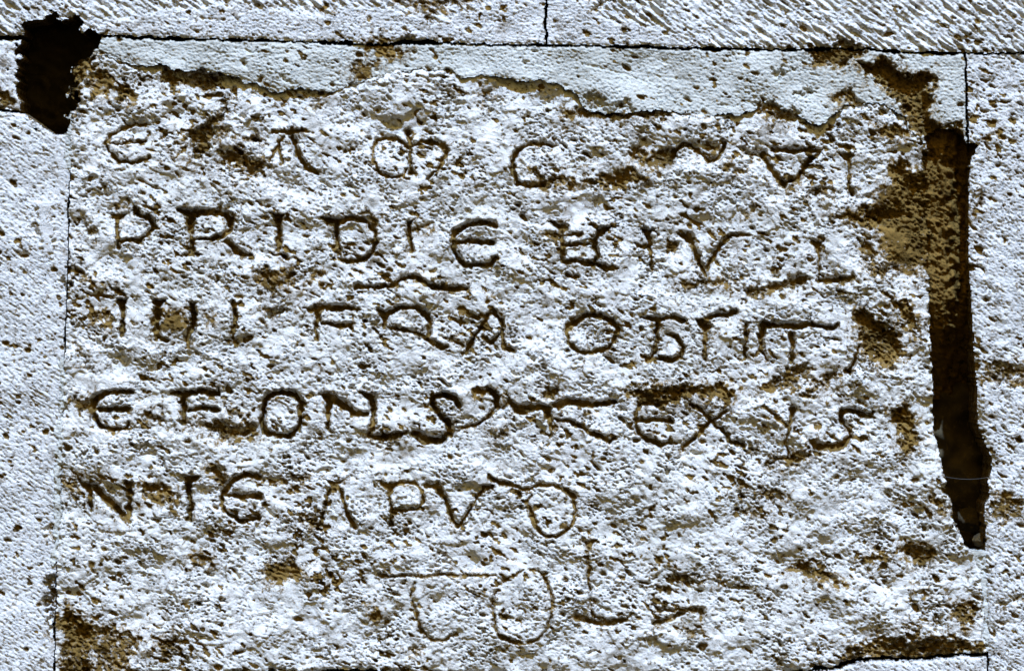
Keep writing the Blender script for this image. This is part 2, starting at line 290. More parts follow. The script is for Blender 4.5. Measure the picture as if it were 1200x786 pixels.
def carve_chips(h, chips, och):
    for pts, D, rim, oc in chips:
        xs = [p[0] for p in pts]; ys = [p[1] for p in pts]
        w = win(min(xs), max(xs), min(ys), max(ys), 26)
        d = poly_sdf(UX[w], UY[w], pts)
        och[w] = np.maximum(och[w], 0.46 * oc * sstep(d, -20, 0))
        k = sstep(d, -1.5, rim)
        # the break is steep on its upper side and runs out gently below
        ramp_ = 1.0 - 0.35 * np.clip((UY[w] - min(ys)) / max(6, max(ys) - min(ys)), 0, 1)
        h[w] -= (D * k * ramp_ + k * 0.5 * lump2[w] * min(1.6, D / 6)).astype(np.float32)
        och[w] = np.maximum(och[w], 0.88 * oc * sstep(d + 1.2 * g3[w] + 1.5 * lump2[w], -6, 5))
        h[w] += 0.5 * (k * (0.7 * g1[w] + g3[w] + 1.6 * lump2[w] + 1.4 * pith[w])).astype(np.float32) * min(1.5, D / 6)
carve_chips(slab, CHIPS, OCH)
for x_, y_, rx_, ry_, a_ in [(1072, 258, 72, 95, .98), (1040, 400, 40, 60, .42), (1100, 250, 30, 90, .95), (250, 180, 90, 40, .4), (700, 205, 120, 35, .36), (800, 465, 120, 28, .42), (120, 755, 90, 50, .42), (1060, 755, 110, 40, .4), (330, 330, 60, 30, .42), (150, 580, 90, 40, .36), (900, 340, 90, 25, .36), (250, 505, 90, 26, .38), (450, 510, 60, 24, .4), (960, 455, 80, 30, .38)]:
    OCH = np.maximum(OCH, a_ * sstep(1 - np.hypot((UX - x_) / rx_, (UY - y_) / ry_), 0, 0.6))      # broad, mottled earth staining
# sockets: round drilled or worn holes (x, y, rx, ry, depth)
for x, y, rx, ry, D in [(159, 245, 6, 6, 9), (299, 166, 5, 4, 8), (275, 254, 4, 4, 5), (789, 290, 9, 10, 6), (915, 293, 7, 7, 6), (911, 315, 8, 7, 7), (608, 581, 7, 6, 6), (641, 612, 5, 4, 3),
                        (932, 504, 6, 5, 4), (167, 622, 6, 4, 5), (995, 435, 7, 5, 8), (457, 744, 5, 3, 4), (590, 720, 4, 4, 3), (648, 330, 4, 4, 3), (1000, 560, 5, 4, 4), (820, 640, 5, 4, 4), (395, 480, 3, 3, 3), (698, 352, 4, 3, 4)]:
    w = win(x - rx, x + rx, y - ry, y + ry)
    d = 1 - np.hypot((UX[w] - x) / rx, (UY[w] - y) / ry)
    slab[w] -= D * sstep(d, -0.15, 0.55); OCH[w] = np.maximum(OCH[w], 0.8 * sstep(d, -0.1, 0.3))
# hair cracks and stray tool cuts (points with width), shallow
CRACKS = [([(262, 622, 2.5), (263, 640, 3), (261, 655, 2)], 3), ([(905, 690, 3), (900, 707, 3), (890, 727, 3)], 3), ([(645, 677, 3), (657, 700, 3)], 2), ([(970, 232, 3), (1000, 231, 3), (1030, 232, 3)], 3),
          ([(182, 238, 3), (200, 262, 4), (206, 268, 3)], 3), ([(585, 450, 3), (597, 464, 4)], 3), ([(305, 587, 5), (322, 605, 6)], 4), ([(705, 628, 3), (716, 645, 4), (718, 650, 3)], 3), ([(655, 630, 4), (664, 638, 3)], 2.5),
          ([(860, 277, 3), (930, 279, 3), (950, 281, 2)], 2), ([(235, 705, 2.5), (270, 705, 2.5)], 2.5), ([(160, 430, 3), (180, 455, 3), (196, 466, 2.5)], 2.5), ([(700, 707, 4), (715, 717, 4)], 3), ([(437, 664, 3), (472, 665, 3)], 2.5),
          ([(1020, 192, 3), (1060, 196, 3)], 2), ([(761, 700, 3), (762, 724, 3), (768, 738, 3)], 3), ([(735, 700, 3), (755, 715, 3)], 2), ([(790, 640, 3), (830, 652, 3)], 2.5), ([(895, 755, 3), (914, 766, 5)], 4), ([(540, 388, 4), (528, 398, 4)], 2)]
def carve_stroke(h, pts, D, jit=True, och=None, oc=0.0, mask=None, wid=1.0, GXs=None, GYs=None):
    px_, py_ = (LX, LY) if GXs is None else (GXs, GYs)
    xs = [p[0] for p in pts]; ys = [p[1] for p in pts]; wm = max(p[2] for p in pts)
    w = win(min(xs), max(xs), min(ys), max(ys), wm + 8)
    X, Y = px_[w], py_[w]
    best = np.full(X.shape, 1e9, np.float32); rr = np.ones(X.shape, np.float32)
    for a, b in zip(pts[:-1], pts[1:]):
        d, t = seg_dist(X, Y, a[:2], b[:2]); r = 0.5 * wid * (a[2] + (b[2] - a[2]) * t)
        u = d / r; m = u < best
        best = np.where(m, u, best); rr = np.where(m, r, rr)
    k = np.clip(1 - best, 0, 1)
    prof_ = np.clip(k / 0.82, 0, 1) ** 0.8            # V-cut: two cheeks meeting in a worn floor
    depth = D * np.clip(rr / 3.6, 0.5, 1.35)
    return w, best, (prof_ * depth).astype(np.float32)
for pts, D in CRACKS:
    w, b, dep = carve_stroke(slab, pts, D); slab[w] -= dep

# ------------------------------------------------------------------ the inscription: six lines, every letter its list of cut strokes (x, y, width)
LINES = [
 ('first line of the carved inscription', [
  ('rounded letter E', 1.0, [[(172, 146, 5), (160, 146, 5), (142, 151, 6), (129, 160, 7), (124, 170, 5), (129, 180, 5), (140, 189, 6), (155, 190.5, 6), (172, 187, 7), (174, 181, 4)], [(127, 167, 4), (145, 168, 5), (170, 167.5, 6)]]),
  ('letter A with a flat bar on top', 1.0, [[(320, 154, 5), (335, 156, 6), (353, 154, 5)], [(332, 160, 4), (315, 190, 3.5)], [(326, 168, 5), (331, 192, 5)], [(342, 160, 9), (350, 182, 8), (358, 197, 8), (372, 204, 6)]]),
  ('double looped letter M', .9, [[(479, 174, 5), (467, 165, 6), (454, 161, 7), (441, 166, 6), (437, 175, 5), (437.5, 190, 4), (445, 202, 5), (457, 209, 5), (472, 205, 6), (477, 198, 4)], [(479, 155, 9), (480, 172, 5), (480, 190, 4), (482, 203, 9)], [(481, 169, 5), (495, 166, 6), (512, 168, 7), (523, 175, 8), (522, 187, 6), (513, 200, 5), (500, 209, 5)]]),
  ('letter C with a broken foot', 1.1, [[(650, 172, 6), (637, 169, 5), (620, 170, 6), (606, 177, 8), (601, 190, 9), (601, 203, 9), (607, 214, 8), (620, 219, 7), (637, 216, 8)]]),
  ('waving arched stroke of a worn letter', 1.0, [[(787, 190, 8), (790, 177, 7), (800, 170, 6), (812, 171, 6), (822, 181, 7), (830, 190, 7), (840, 185, 6), (847, 175, 6), (850, 167, 6)]]),
  ('letter V closed by a bar on top', 1.1, [[(895, 182, 10), (905, 200, 9), (920, 217, 9)], [(920, 218, 6), (935, 207, 7), (950, 187, 7), (960, 180, 6)], [(905, 175, 7), (920, 177, 7), (940, 176, 9), (962, 177, 6)]]),
  ('letter I with a triangular head', .9, [[(982, 181, 5), (994, 182, 12), (1005, 181, 5)], [(994, 187, 6), (995, 205, 5), (996, 222, 6), (1000, 227, 9)]])]),
 ('second line of the carved inscription', [
  ('letter P', 1.1, [[(125, 251, 5), (137, 254, 12), (150, 251, 5)], [(137, 257, 7), (138, 275, 6), (139, 290, 6)], [(162, 250, 8), (175, 256, 9), (181, 265, 9), (175, 275, 7), (162, 281, 6), (142, 283, 6)]]),
  ('letter R', 1.2, [[(210, 246, 5), (222, 251, 13), (224, 257, 10), (224, 275, 8), (224, 295, 9)], [(215, 298, 5), (230, 298, 6)], [(225, 250, 10), (242, 249, 10), (260, 250, 11), (270, 257, 11), (269, 267, 9), (262, 276, 8), (245, 280, 6), (227, 281, 5)], [(265, 282, 10), (275, 292, 11), (285, 300, 11), (294, 299, 6)]]),
  ('letter I', 1.2, [[(315, 252, 5), (326, 254, 13), (335, 252, 6)], [(326, 258, 9), (327, 275, 7), (326, 295, 8)], [(320, 299, 5), (335, 301, 7)]]),
  ('letter D', 1.0, [[(378, 256, 4), (395, 260, 13), (394, 265, 8), (395, 280, 7), (395, 300, 7)], [(397, 259, 8), (415, 256, 8), (430, 260, 7), (440, 270, 6), (442, 283, 5), (437, 295, 7), (425, 305, 7), (407, 306, 7), (395, 304, 6)]]),
  ('short letter I', 1.0, [[(473, 257, 4), (480, 261, 11), (487, 259, 5)], [(480, 265, 7), (479, 282, 6), (481, 294, 10)]]),
  ('rounded letter E', 1.25, [[(581, 266, 7), (577, 262, 8), (565, 261, 8), (547, 264, 9), (534, 272, 11), (531, 285, 10), (532, 297, 8), (542, 309, 7), (557, 312, 7), (575, 310, 8), (581, 302, 6)], [(533, 285, 7), (555, 283, 8), (577, 285, 9)]]),
  ('letter K with crossing bars', 1.1, [[(642, 260, 4), (660, 267, 15), (659, 275, 9), (660, 290, 7), (660, 304, 7)], [(638, 274, 7), (655, 276, 5)], [(662, 276, 5), (680, 275, 6)], [(663, 288, 5), (678, 285, 6), (692, 287, 5)], [(660, 306, 6), (680, 306, 7), (697, 309, 7), (712, 315, 8), (724, 315, 4)], [(717, 266, 4), (704, 272, 12), (698, 283, 7), (696, 290, 9), (701, 300, 8), (697, 306, 7)]]),
  ('thin letter I', .9, [[(748, 270, 4), (760, 272, 12), (768, 271, 5)], [(760, 280, 6), (762, 297, 4), (763, 317, 6)]]),
  ('letter V', 1.0, [[(796, 275, 6), (807, 277, 12), (814, 292, 8), (822, 312, 8), (827, 320, 8)], [(830, 315, 7), (838, 297, 6), (848, 282, 7), (857, 275, 6), (880, 276, 3)]]),
  ('letter L', .9, [[(947, 282, 4), (959, 285, 10), (966, 282, 4)], [(959, 292, 6), (959, 310, 5), (960, 325, 6)], [(961, 329, 8), (980, 328, 9), (995, 329, 9), (1000, 322, 6)]])]),
 ('third line of the carved inscription', [
  ('letter I', 1.3, [[(135, 350, 5), (144, 353, 13), (151, 351, 4)], [(144, 360, 9), (144, 372, 8), (143, 392, 6)]]),
  ('letter I with a foot', 1.6, [[(177, 352, 6), (186, 355, 14), (197, 352, 5)], [(185, 362, 10), (183, 377, 10), (184, 396, 10), (197, 400, 4)]]),
  ('letter I ending in a wide dark foot', 1.6, [[(219, 355, 5), (226, 357, 13), (232, 355, 4)], [(226, 367, 9), (224, 385, 11), (220, 397, 12), (220, 406, 6)]]),
  ('letter I', 1.2, [[(266, 354, 5), (274, 355, 13), (284, 355, 5)], [(274, 362, 9), (274, 380, 7), (273, 397, 6)], [(265, 400, 4), (279, 401, 5)]]),
  ('letter F', 1.3, [[(365, 362, 5), (374, 363, 13), (377, 361, 8), (395, 360, 9), (414, 361, 8)], [(372, 367, 10), (370, 380, 7), (370, 398, 5)], [(377, 379, 6), (395, 380, 8), (411, 382, 9)]]),
  ('bent abbreviation stroke above the letters', 1.0, [[(417, 335, 9), (427, 336, 6), (455, 335, 7), (465, 332, 7), (475, 325, 7), (487, 324, 8), (497, 331, 9), (506, 336, 10), (520, 338, 8), (545, 338, 9)]]),
  ('letter R with a long sloping leg', 1.1, [[(445, 363, 6), (451, 370, 10), (450, 385, 7)], [(453, 367, 8), (470, 360, 8), (487, 361, 8), (500, 369, 8), (503, 380, 8), (502, 392, 9)], [(457, 384, 6), (475, 386, 7), (492, 392, 7), (505, 400, 9), (515, 406, 10), (525, 405, 6)]]),
  ('letter A with a bent crossbar', 1.0, [[(530, 396, 7), (542, 406, 7)], [(575, 366, 7), (565, 380, 6), (555, 397, 6), (546, 414, 9)], [(580, 366, 11), (586, 372, 7), (589, 390, 6), (591, 407, 7), (600, 411, 9)], [(567, 395, 5), (574, 402, 8), (585, 392, 5)]]),
  ('letter O', 1.1, [[(675, 375, 8), (690, 369, 7), (707, 371, 8), (718, 377, 10), (725, 387, 10), (720, 400, 7), (712, 409, 6), (695, 413, 7), (677, 411, 7), (667, 401, 6), (664, 390, 7), (668, 381, 9), (675, 375, 8)]]),
  ('letter B', 1.1, [[(753, 372, 4), (768, 373, 12), (770, 379, 9), (769, 395, 7), (768, 412, 7), (763, 421, 6)], [(772, 375, 8), (782, 372, 7), (793, 371, 9), (801, 376, 8)], [(783, 392, 6), (795, 399, 7), (801, 407, 9), (798, 417, 8), (787, 421, 7), (773, 420, 8), (757, 421, 8), (752, 417, 5)]]),
  ('letter R without a leg', 1.2, [[(817, 376, 6), (827, 382, 13), (826, 392, 9), (826, 407, 7), (826, 420, 8)], [(830, 374, 9), (847, 369, 9), (862, 366, 8)]]),
  ('letter I', 1.1, [[(869, 377, 5), (874, 380, 12), (880, 379, 4)], [(874, 390, 9), (874, 405, 6), (872, 417, 7)]]),
  ('letter T with a curled left arm', 1.1, [[(900, 422, 4), (894, 412, 6), (891, 395, 7), (895, 380, 10), (910, 381, 7), (925, 382, 12), (940, 382, 8), (957, 380, 7), (975, 385, 9), (982, 380, 5)], [(928, 392, 10), (929, 405, 7), (929, 425, 6)]]),
  ('small slanting stroke with a round end', 1.0, [[(1006, 406, 4), (1000, 425, 5), (996, 434, 9)]])]),
 ('fourth line of the carved inscription', [
  ('rounded letter E', 1.4, [[(155, 459, 6), (140, 459, 7), (125, 459, 9), (112, 466, 11), (107, 477, 12), (110, 489, 9), (117, 499, 7), (132, 502, 7), (149, 502, 7), (151, 496, 5)], [(113, 481, 7), (130, 479, 8), (152, 480, 9)]]),
  ('letter F', 1.3, [[(200, 460, 4), (215, 463, 13), (215, 472, 9), (215, 485, 7), (215, 496, 5)], [(217, 461, 9), (235, 459, 8), (254, 461, 9), (257, 455, 4)], [(220, 481, 6), (235, 479, 8), (254, 480, 9)]]),
  ('letter O', 1.4, [[(330, 459, 9), (345, 462, 11), (354, 472, 9), (352, 487, 7), (349, 502, 7), (337, 511, 8), (322, 510, 10), (310, 506, 11), (307, 492, 9), (308, 477, 8), (315, 464, 9), (330, 459, 9)]]),
  ('letter N', 1.3, [[(375, 462, 4), (386, 466, 13), (385, 472, 11), (384, 487, 8), (384, 502, 6)], [(390, 467, 12), (405, 476, 11), (417, 485, 11), (430, 485, 8)], [(422, 461, 5), (435, 465, 14), (437, 472, 10), (437, 487, 9), (437, 502, 7), (432, 510, 8)]]),
  ('hanging hook stroke', 1.2, [[(432, 511, 8), (450, 512, 10), (467, 511, 8), (477, 506, 6)]]),
  ('letter S', 1.5, [[(537, 474, 9), (532, 466, 11), (520, 462, 8), (509, 465, 7), (506, 474, 8), (515, 485, 9), (525, 495, 10), (527, 507, 11), (517, 516, 11), (500, 515, 11), (486, 508, 10)]]),
  ('open letter P leaning back', 1.1, [[(556, 465, 5), (556, 459, 9), (570, 457, 9), (582, 465, 10), (582, 475, 9), (575, 485, 6), (560, 496, 5), (540, 502, 5)]]),
  ('short wide bar', 1.2, [[(597, 470, 8), (605, 480, 12), (622, 477, 11), (635, 480, 6)]]),
  ('letter R', 1.2, [[(630, 475, 8), (642, 481, 11), (644, 492, 7), (645, 510, 5)], [(650, 475, 11), (665, 470, 12), (680, 472, 12), (700, 474, 10), (720, 472, 8)], [(650, 491, 4), (667, 494, 6), (682, 501, 8), (700, 510, 9), (714, 517, 9), (721, 514, 5)]]),
  ('rounded letter E', 1.1, [[(745, 486, 5), (747, 475, 6), (765, 473, 7), (782, 473, 6)], [(745, 492, 6), (765, 492, 7), (785, 493, 9)], [(745, 486, 4), (746, 500, 5), (749, 507, 7), (760, 516, 9), (775, 521, 8), (786, 518, 8), (787, 511, 4)]]),
  ('letter X', .95, [[(810, 473, 5), (822, 479, 7), (835, 494, 6), (847, 505, 7), (857, 517, 8), (870, 521, 8)], [(800, 526, 7), (815, 511, 7), (835, 494, 6), (852, 480, 4)]]),
  ('letter Y', .9, [[(897, 477, 6), (910, 489, 7), (922, 501, 6)], [(930, 480, 10), (927, 491, 8), (923, 501, 6), (922, 520, 5), (924, 536, 5)]]),
  ('letter S', 1.2, [[(1019, 487, 9), (1005, 482, 9), (987, 482, 9), (985, 491, 8), (992, 501, 6), (996, 510, 7), (990, 520, 11), (975, 525, 12), (955, 522, 11), (949, 516, 6)]])]),
 ('fifth line of the carved inscription', [
  ('letter N', 1.4, [[(95, 567, 6), (104, 571, 12), (105, 580, 10), (106, 597, 8)], [(110, 570, 11), (122, 582, 12), (135, 595, 12), (146, 607, 10)], [(147, 567, 8), (152, 570, 12), (151, 585, 9), (150, 600, 8), (150, 610, 6)]]),
  ('letter I', 1.3, [[(212, 560, 5), (222, 559, 11), (237, 561, 6)], [(221, 570, 9), (222, 585, 7), (223, 610, 7)]]),
  ('rounded letter E', 1.2, [[(305, 559, 8), (290, 556, 8), (275, 561, 10), (266, 572, 10), (260, 582, 7), (260, 592, 7), (267, 602, 7), (280, 610, 9), (292, 609, 6), (301, 607, 9)], [(265, 581, 6), (282, 581, 7), (304, 582, 10)]]),
  ('letter A', 1.0, [[(380, 564, 4), (391, 566, 12), (406, 563, 4)], [(387, 572, 6), (381, 595, 5), (377, 615, 6), (365, 615, 7)], [(397, 570, 7), (402, 587, 7), (407, 602, 7), (415, 616, 8)]]),
  ('thin letter P', .85, [[(440, 564, 6), (457, 567, 11), (470, 565, 5)], [(457, 575, 5), (458, 595, 4), (458, 615, 5)], [(467, 566, 5), (485, 566, 5), (494, 575, 6), (496, 587, 6), (490, 596, 5), (470, 599, 5), (460, 598, 4)]]),
  ('letter V', 1.0, [[(500, 569, 10), (512, 569, 12), (520, 582, 8), (527, 600, 8), (537, 617, 8)], [(539, 617, 6), (547, 602, 6), (557, 585, 5), (564, 574, 6), (567, 570, 9), (577, 569, 5)]]),
  ('letter O with a bar running over it', .9, [[(573, 558, 6), (583, 565, 6), (593, 567, 7), (607, 570, 6), (618, 572, 5), (633, 569, 6), (648, 569, 7), (660, 574, 7), (672, 581, 9)], [(623, 581, 4), (620, 590, 5), (621, 603, 6), (627, 617, 7), (637, 626, 6), (652, 630, 6), (663, 623, 5), (672, 612, 5), (674, 597, 5), (672, 585, 5)]])]),
 ('sixth and lowest line of the carved inscription', [
  ('long straight abbreviation bar', .9, [[(445, 674, 8), (457, 675, 5), (480, 674, 5), (500, 675, 5), (524, 673, 6), (550, 675, 5), (580, 675, 5)]]),
  ('faint round letter', .8, [[(486, 682, 4), (482, 700, 5), (486, 717, 6), (492, 735, 5), (505, 750, 6), (520, 752, 5), (535, 742, 6)]]),
  ('faint letter O', .8, [[(589, 682, 8), (597, 675, 5), (612, 669, 4)], [(622, 667, 5), (635, 672, 6), (642, 685, 6), (647, 702, 5), (646, 720, 5), (642, 735, 5), (632, 747, 4), (615, 754, 5), (597, 750, 7), (585, 747, 5), (579, 735, 5), (579, 722, 6), (577, 705, 5), (582, 692, 4)]]),
  ('letter L', 1.0, [[(680, 634, 5), (691, 635, 10), (701, 634, 5)], [(689, 645, 6), (690, 665, 5), (691, 685, 5), (693, 720, 5)], [(675, 722, 11), (687, 727, 10), (707, 730, 11), (735, 726, 7), (740, 718, 5)]]),
  ('double bar at the end of the line', 1.0, [[(764, 706, 6), (772, 714, 6), (790, 715, 6), (810, 714, 6), (821, 714, 9), (821, 725, 6)], [(767, 730, 9), (782, 727, 10), (795, 721, 8), (805, 717, 5)]])])]
LETTER_D = 9.6
ROWK = [0.95, 1.05, 1.0, 0.9, 0.9, 0.72]
wear = np.clip(0.95 + 0.22 * band(60, 40) + 0.12 * band(61, 14), 0.6, 1.25)
letter_id = np.zeros((ny, nx), np.int32); lid = 0; cut = np.zeros((ny, nx), np.float32)
LETTERS = []
for li, (lname, letters) in enumerate(LINES):
    for lab, k, strokes in letters:
        lid += 1; LETTERS.append((li, lab))
        for pts in strokes:
            if len(pts) == 3 and pts[1][2] >= 9 and max(pts[0][2], pts[2][2]) <= 6.5 and abs(pts[0][1] - pts[2][1]) < 4:   # wedge serif
                (xa, ya, _), (xc, yc, wc), (xb, yb, _) = pts
                tri = [(xa - 2, ya - 3), (xc, yc - 4), (xb + 2, yb - 3), (xb - 2, yb + 1), (xc + 4.2, yc + 7), (xc + 3, yc + 13), (xc - 3, yc + 13), (xc - 4.2, yc + 7), (xa + 2, ya + 1)]
                w = win(xa, xb, ya - 6, yc + 14)
                d = poly_sdf(LX[w], LY[w], tri); u = 1 - d / 4.0
                dep = (LETTER_D * k * ROWK[li] * sstep(d, -0.3, 3.2)).astype(np.float32)
            else:
                w, u, dep = carve_stroke(None, pts, LETTER_D * k * ROWK[li], wid=1.12)
            cut[w] = np.maximum(cut[w], dep)
            letter_id[w] = np.where(u < 1.0, lid, letter_id[w])
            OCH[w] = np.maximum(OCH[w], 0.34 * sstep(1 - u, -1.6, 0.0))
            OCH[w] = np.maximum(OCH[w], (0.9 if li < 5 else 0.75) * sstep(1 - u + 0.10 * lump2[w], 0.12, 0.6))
# grooves are smoother inside than the worn face
cut *= wear; slab -= cut; slab -= 0.45 * grain * rough * sstep(cut, 0.5, 3)

def rimdrop(d, r, D): return D * (1 - np.clip(d / r, 0, 1)) ** 2
slab -= rimdrop(reg['slab'] + 1.2 * lump2, 7, 6) * (1 - 0.6 * sstep(-GX, -160, -100))
H['slab'] = slab

# mortar: trowelled, dragged sideways, standing proud of the slab along its broken lower lip
tro = band(30, 10, 6, 3.5); tro2 = band(31, 5, -8, 2.5); tro3 = band(32, 42, 4, 2.0)
proud = interp([(80, 2), (130, 3), (190, 11), (280, 10), (330, 8), (380, 8), (420, 0), (480, 4), (540, 7), (640, 6), (690, 14), (780, 12), (830, 3), (890, 11), (960, 10), (1000, 4), (1060, 7), (1140, 2)], GX)
mort = proud * np.clip(0.7 + 0.3 * band(33, 130), 0.2, 1.2) + 0.25 * tro3 + 0.22 * tro + 0.18 * tro2 + 0.18 * g2 + 0.14 * g1 + 0.4 * lowB + 0.25 * lump + holes(pitf + 0.6 * lowB, 1.5, 1.2) + 0.28 * grain + pits(pitm, 1.7, 2.2)
mort -= rimdrop(mn(reg['mortar'], dDn), 3.5, 1.8)
mo = np.zeros((ny, nx), np.float32)
flakes(mort, mo, 2.5, 1.2)
carve_chips(mort, [(MHOLE, 22, 9, 1.), ([(948, 60), (970, 56), (985, 52), (1006, 54), (1012, 62), (1000, 76), (975, 81), (952, 76)], 14, 5, .9), ([(905, 80), (918, 78), (920, 90), (912, 96), (906, 90)], 6, 3, .4), ([(925, 78), (934, 82), (930, 88), (922, 86)], 5, 3, .4),
  ([(928, 107), (945, 105), (960, 108), (950, 112), (935, 112)], 6, 3, .4), ([(968, 114), (980, 106), (1002, 106), (1012, 118), (1000, 124), (980, 124)], 7, 5, .8), ([(880, 124), (905, 118), (930, 128), (945, 138), (915, 142), (890, 136)], 8, 5, .5),
  ([(430, 50), (445, 40), (455, 52), (478, 60), (470, 68), (445, 70), (432, 62)], 4, 4, .95), ([(410, 78), (420, 70), (440, 72), (438, 92), (420, 96), (410, 90)], 2, 4, .85),
  ([(110, 66), (130, 66), (160, 76), (150, 70), (128, 62), (116, 58)], 5, 3, .7), ([(684, 108), (700, 112), (712, 126), (690, 130), (682, 122)], 6, 4, .4), ([(718, 122), (735, 118), (745, 126), (738, 134), (720, 132)], 7, 4, .4)], mo)
for pts, D in [([(683, 76, 4), (705, 80, 4), (740, 90, 3), (758, 98, 2.5)], 3), ([(840, 124, 3), (862, 126, 4), (868, 122, 3)], 3.5), ([(860, 113, 3), (885, 124, 3)], 2), ([(500, 88, 3), (522, 84, 5), (540, 94, 6)], 4), ([(250, 62, 3), (330, 64, 3)], 1.5), ([(330, 90, 4), (345, 100, 5)], 4)]:
    w, b, dep = carve_stroke(mort, pts, D); mort[w] -= dep
H['mortar'] = mort

# dressed blocks: diagonal chisel marks
tool = band(40, 13, 36, 5.0); tool2 = band(41, 7, 33, 3.0); tool3 = band(42, 21, 37, 5)
dpit = band(43, 8, 36, 2.6)
blk = 1.4 * lowA + 0.7 * lowB + 0.3 * lump + 0.20 * tool + 0.12 * tool2 + 0.20 * tool3 * sstep(band(45, 110), -1, 0.6) + 0.14 * g2 + 0.16 * g1 + holes(dpit, 0.85, 1.7, 0.7) + holes(pitf, 1.5, 1.4) + holes(pitm, 2.1, 2.4, .6) + 1.2 * worm
tmask = sstep(band(44, 90), -1.0, 0.8)
tb = blk + 3.0 + (0.50 * tool + 1.15 * tool3 + holes(tool, 0.8, 1.8)) * (0.45 + 0.75 * tmask) + 0.2 * grain
# lime smeared over the foot of the upper course
smear_top = interp([(-80, 60), (100, 60), (125, 26), (180, 14), (250, 6), (300, 10), (380, 16), (430, 8), (455, 8), (490, 20), (505, 26), (525, 22), (545, 12), (570, 9), (585, -6), (690, -6), (700, 16), (720, 27), (760, 28), (790, 40), (830, 60), (1280, 66)], GX) + 0.8 * wy
sm = sstep(GY - smear_top, -1.5, 3.5)
smear = 5.0 + 0.3 * tro3 + 0.22 * tro + 0.18 * tro2 + 0.18 * g2 + 0.10 * g1 + 0.2 * lump + holes(pitf + 0.6 * lowB, 1.5, 1.2) + 0.25 * grain + 0.5 * lowB
top = tb * (1 - sm) + smear * sm
top -= rimdrop(dUp, 5, 2.5)
to = np.zeros((ny, nx), np.float32)
flakes(top, to, 2.3, 2.0)
carve_chips(top, [([(455, -6), (480, -10), (520, -4), (570, -8), (560, 6), (530, 10), (500, 20), (490, 16), (470, 6)], 4, 6, .7), ([(692, 12), (705, 2), (720, -4), (722, 2), (708, 10), (698, 16)], 8, 4, .5), ([(975, 50), (988, 44), (1006, 50), (1010, 60), (975, 62)], 14, 5, .6),
                  ([(466, 46), (480, 40), (498, 46), (505, 52), (470, 56)], 9, 4, .3), ([(430, 54), (440, 38), (448, 46), (462, 54)], 3, 4, .9), ([(1172, 40), (1186, 46), (1190, 56), (1178, 50)], 6, 3, .5), ([(280, 6), (300, 2), (340, 4), (320, 10)], 4, 4, .6), ([(200, -6), (215, 2), (206, 4)], 5, 3, .4), ([(360, 2), (375, 8), (390, 6), (385, 14), (365, 12)], 4, 4, .6)], to)
H['top_left'] = top; H['top_right'] = top - 0.4
edge = sstep(GX - leftm, -3, 5)                       # lime run along its right border
lb = (blk + 3.0 * sstep(-GX, -62, -20)) * (1 - 0.35 * edge) + edge * (0.5 * tro3 + 0.15 * g1) - rimdrop(reg['left'], 5, 2.5)
lo = np.zeros((ny, nx), np.float32); flakes(lb, lo, 2.5, 1.6)
carve_chips(lb, [([(14, 292), (30, 294), (34, 304), (20, 304)], 4, 4, .5), ([(38, 262), (46, 262), (46, 272), (38, 272)], 4, 3, .4), ([(52, 618), (62, 616), (63, 632), (54, 630)], 4, 3, .6), ([(54, 672), (66, 668), (68, 700), (66, 722), (56, 724)], 14, 4, .5), ([(66, 328), (78, 326), (79, 342), (68, 342)], 9, 4, .3), ([(54, 700), (62, 690), (64, 740), (56, 745)], 6, 4, .6), ([(74, 174), (82, 174), (82, 186), (76, 186)], 8, 2, .3)], lo)
plaster = sstep(1 - np.hypot((UX - 54) / 11, (UY - 262) / 48), 0.0, 0.35)           # a smear of lime on its right edge
lb = lb * (1 - plaster) + plaster * (3.5 + 0.4 * tro3 + 0.15 * g2)
H['left'] = lb
fo = np.zeros((ny, nx), np.float32)
fr = 2 + 0.6 * blk + 0.5 * tro3 - rimdrop(reg['fragment'], 6, 4)
carve_chips(fr, [([(-4, 104), (10, 108), (16, 124), (8, 132), (-6, 132)], 7, 5, .9)], fo)
H['fragment'] = fr
st = np.maximum(np.minimum(H['slab'], 3), np.minimum(lb, 3)) * 0.5 + 1.6 + 0.3 * tro3 + 0.2 * g1 + 0.15 * g2 - rimdrop(reg['strip'] + 0.8 * lump2, 4, 4.5)
H['strip'] = st
ro = np.zeros((ny, nx), np.float32)
rb = blk * 0.7 + 0.5 * grain + 0.5 * lump + 1.5 - rimdrop(reg['right'], 9, 7) * sstep(GY, 150, 190) + 1.5
flakes(rb, ro, 1.75, 2.2)
carve_chips(rb, [([(1155, 424), (1175, 420), (1200, 428), (1210, 455), (1170, 456), (1154, 448)], 8, 8, .7), ([(1140, 165), (1152, 158), (1172, 158), (1160, 168)], 4, 3, .6), ([(1140, 228), (1150, 220), (1152, 246), (1140, 250)], 4, 4, .6), ([(1160, 580), (1185, 574), (1205, 590), (1180, 612), (1162, 604)], 6, 7, .8),
                 ([(1166, 704), (1182, 702), (1188, 714), (1170, 716)], 5, 4, .5), ([(1140, 296), (1150, 292), (1150, 310), (1142, 314)], 3, 3, .5), ([(1182, 700), (1200, 690), (1204, 706), (1188, 708)], 4, 4, .6)], ro)
H['right'] = rb
H['lower'] = 2 + blk - rimdrop(reg['lower'], 6, 4)
H['right_fill'] = -2.5 + 0.7 * grain + 0.6 * lump + 0.6 * lowB - rimdrop(reg['right_fill'], 3, 2)
OC = {'slab': OCH, 'mortar': mo, 'top_left': to, 'top_right': to, 'left': lo, 'fragment': fo, 'right': ro}

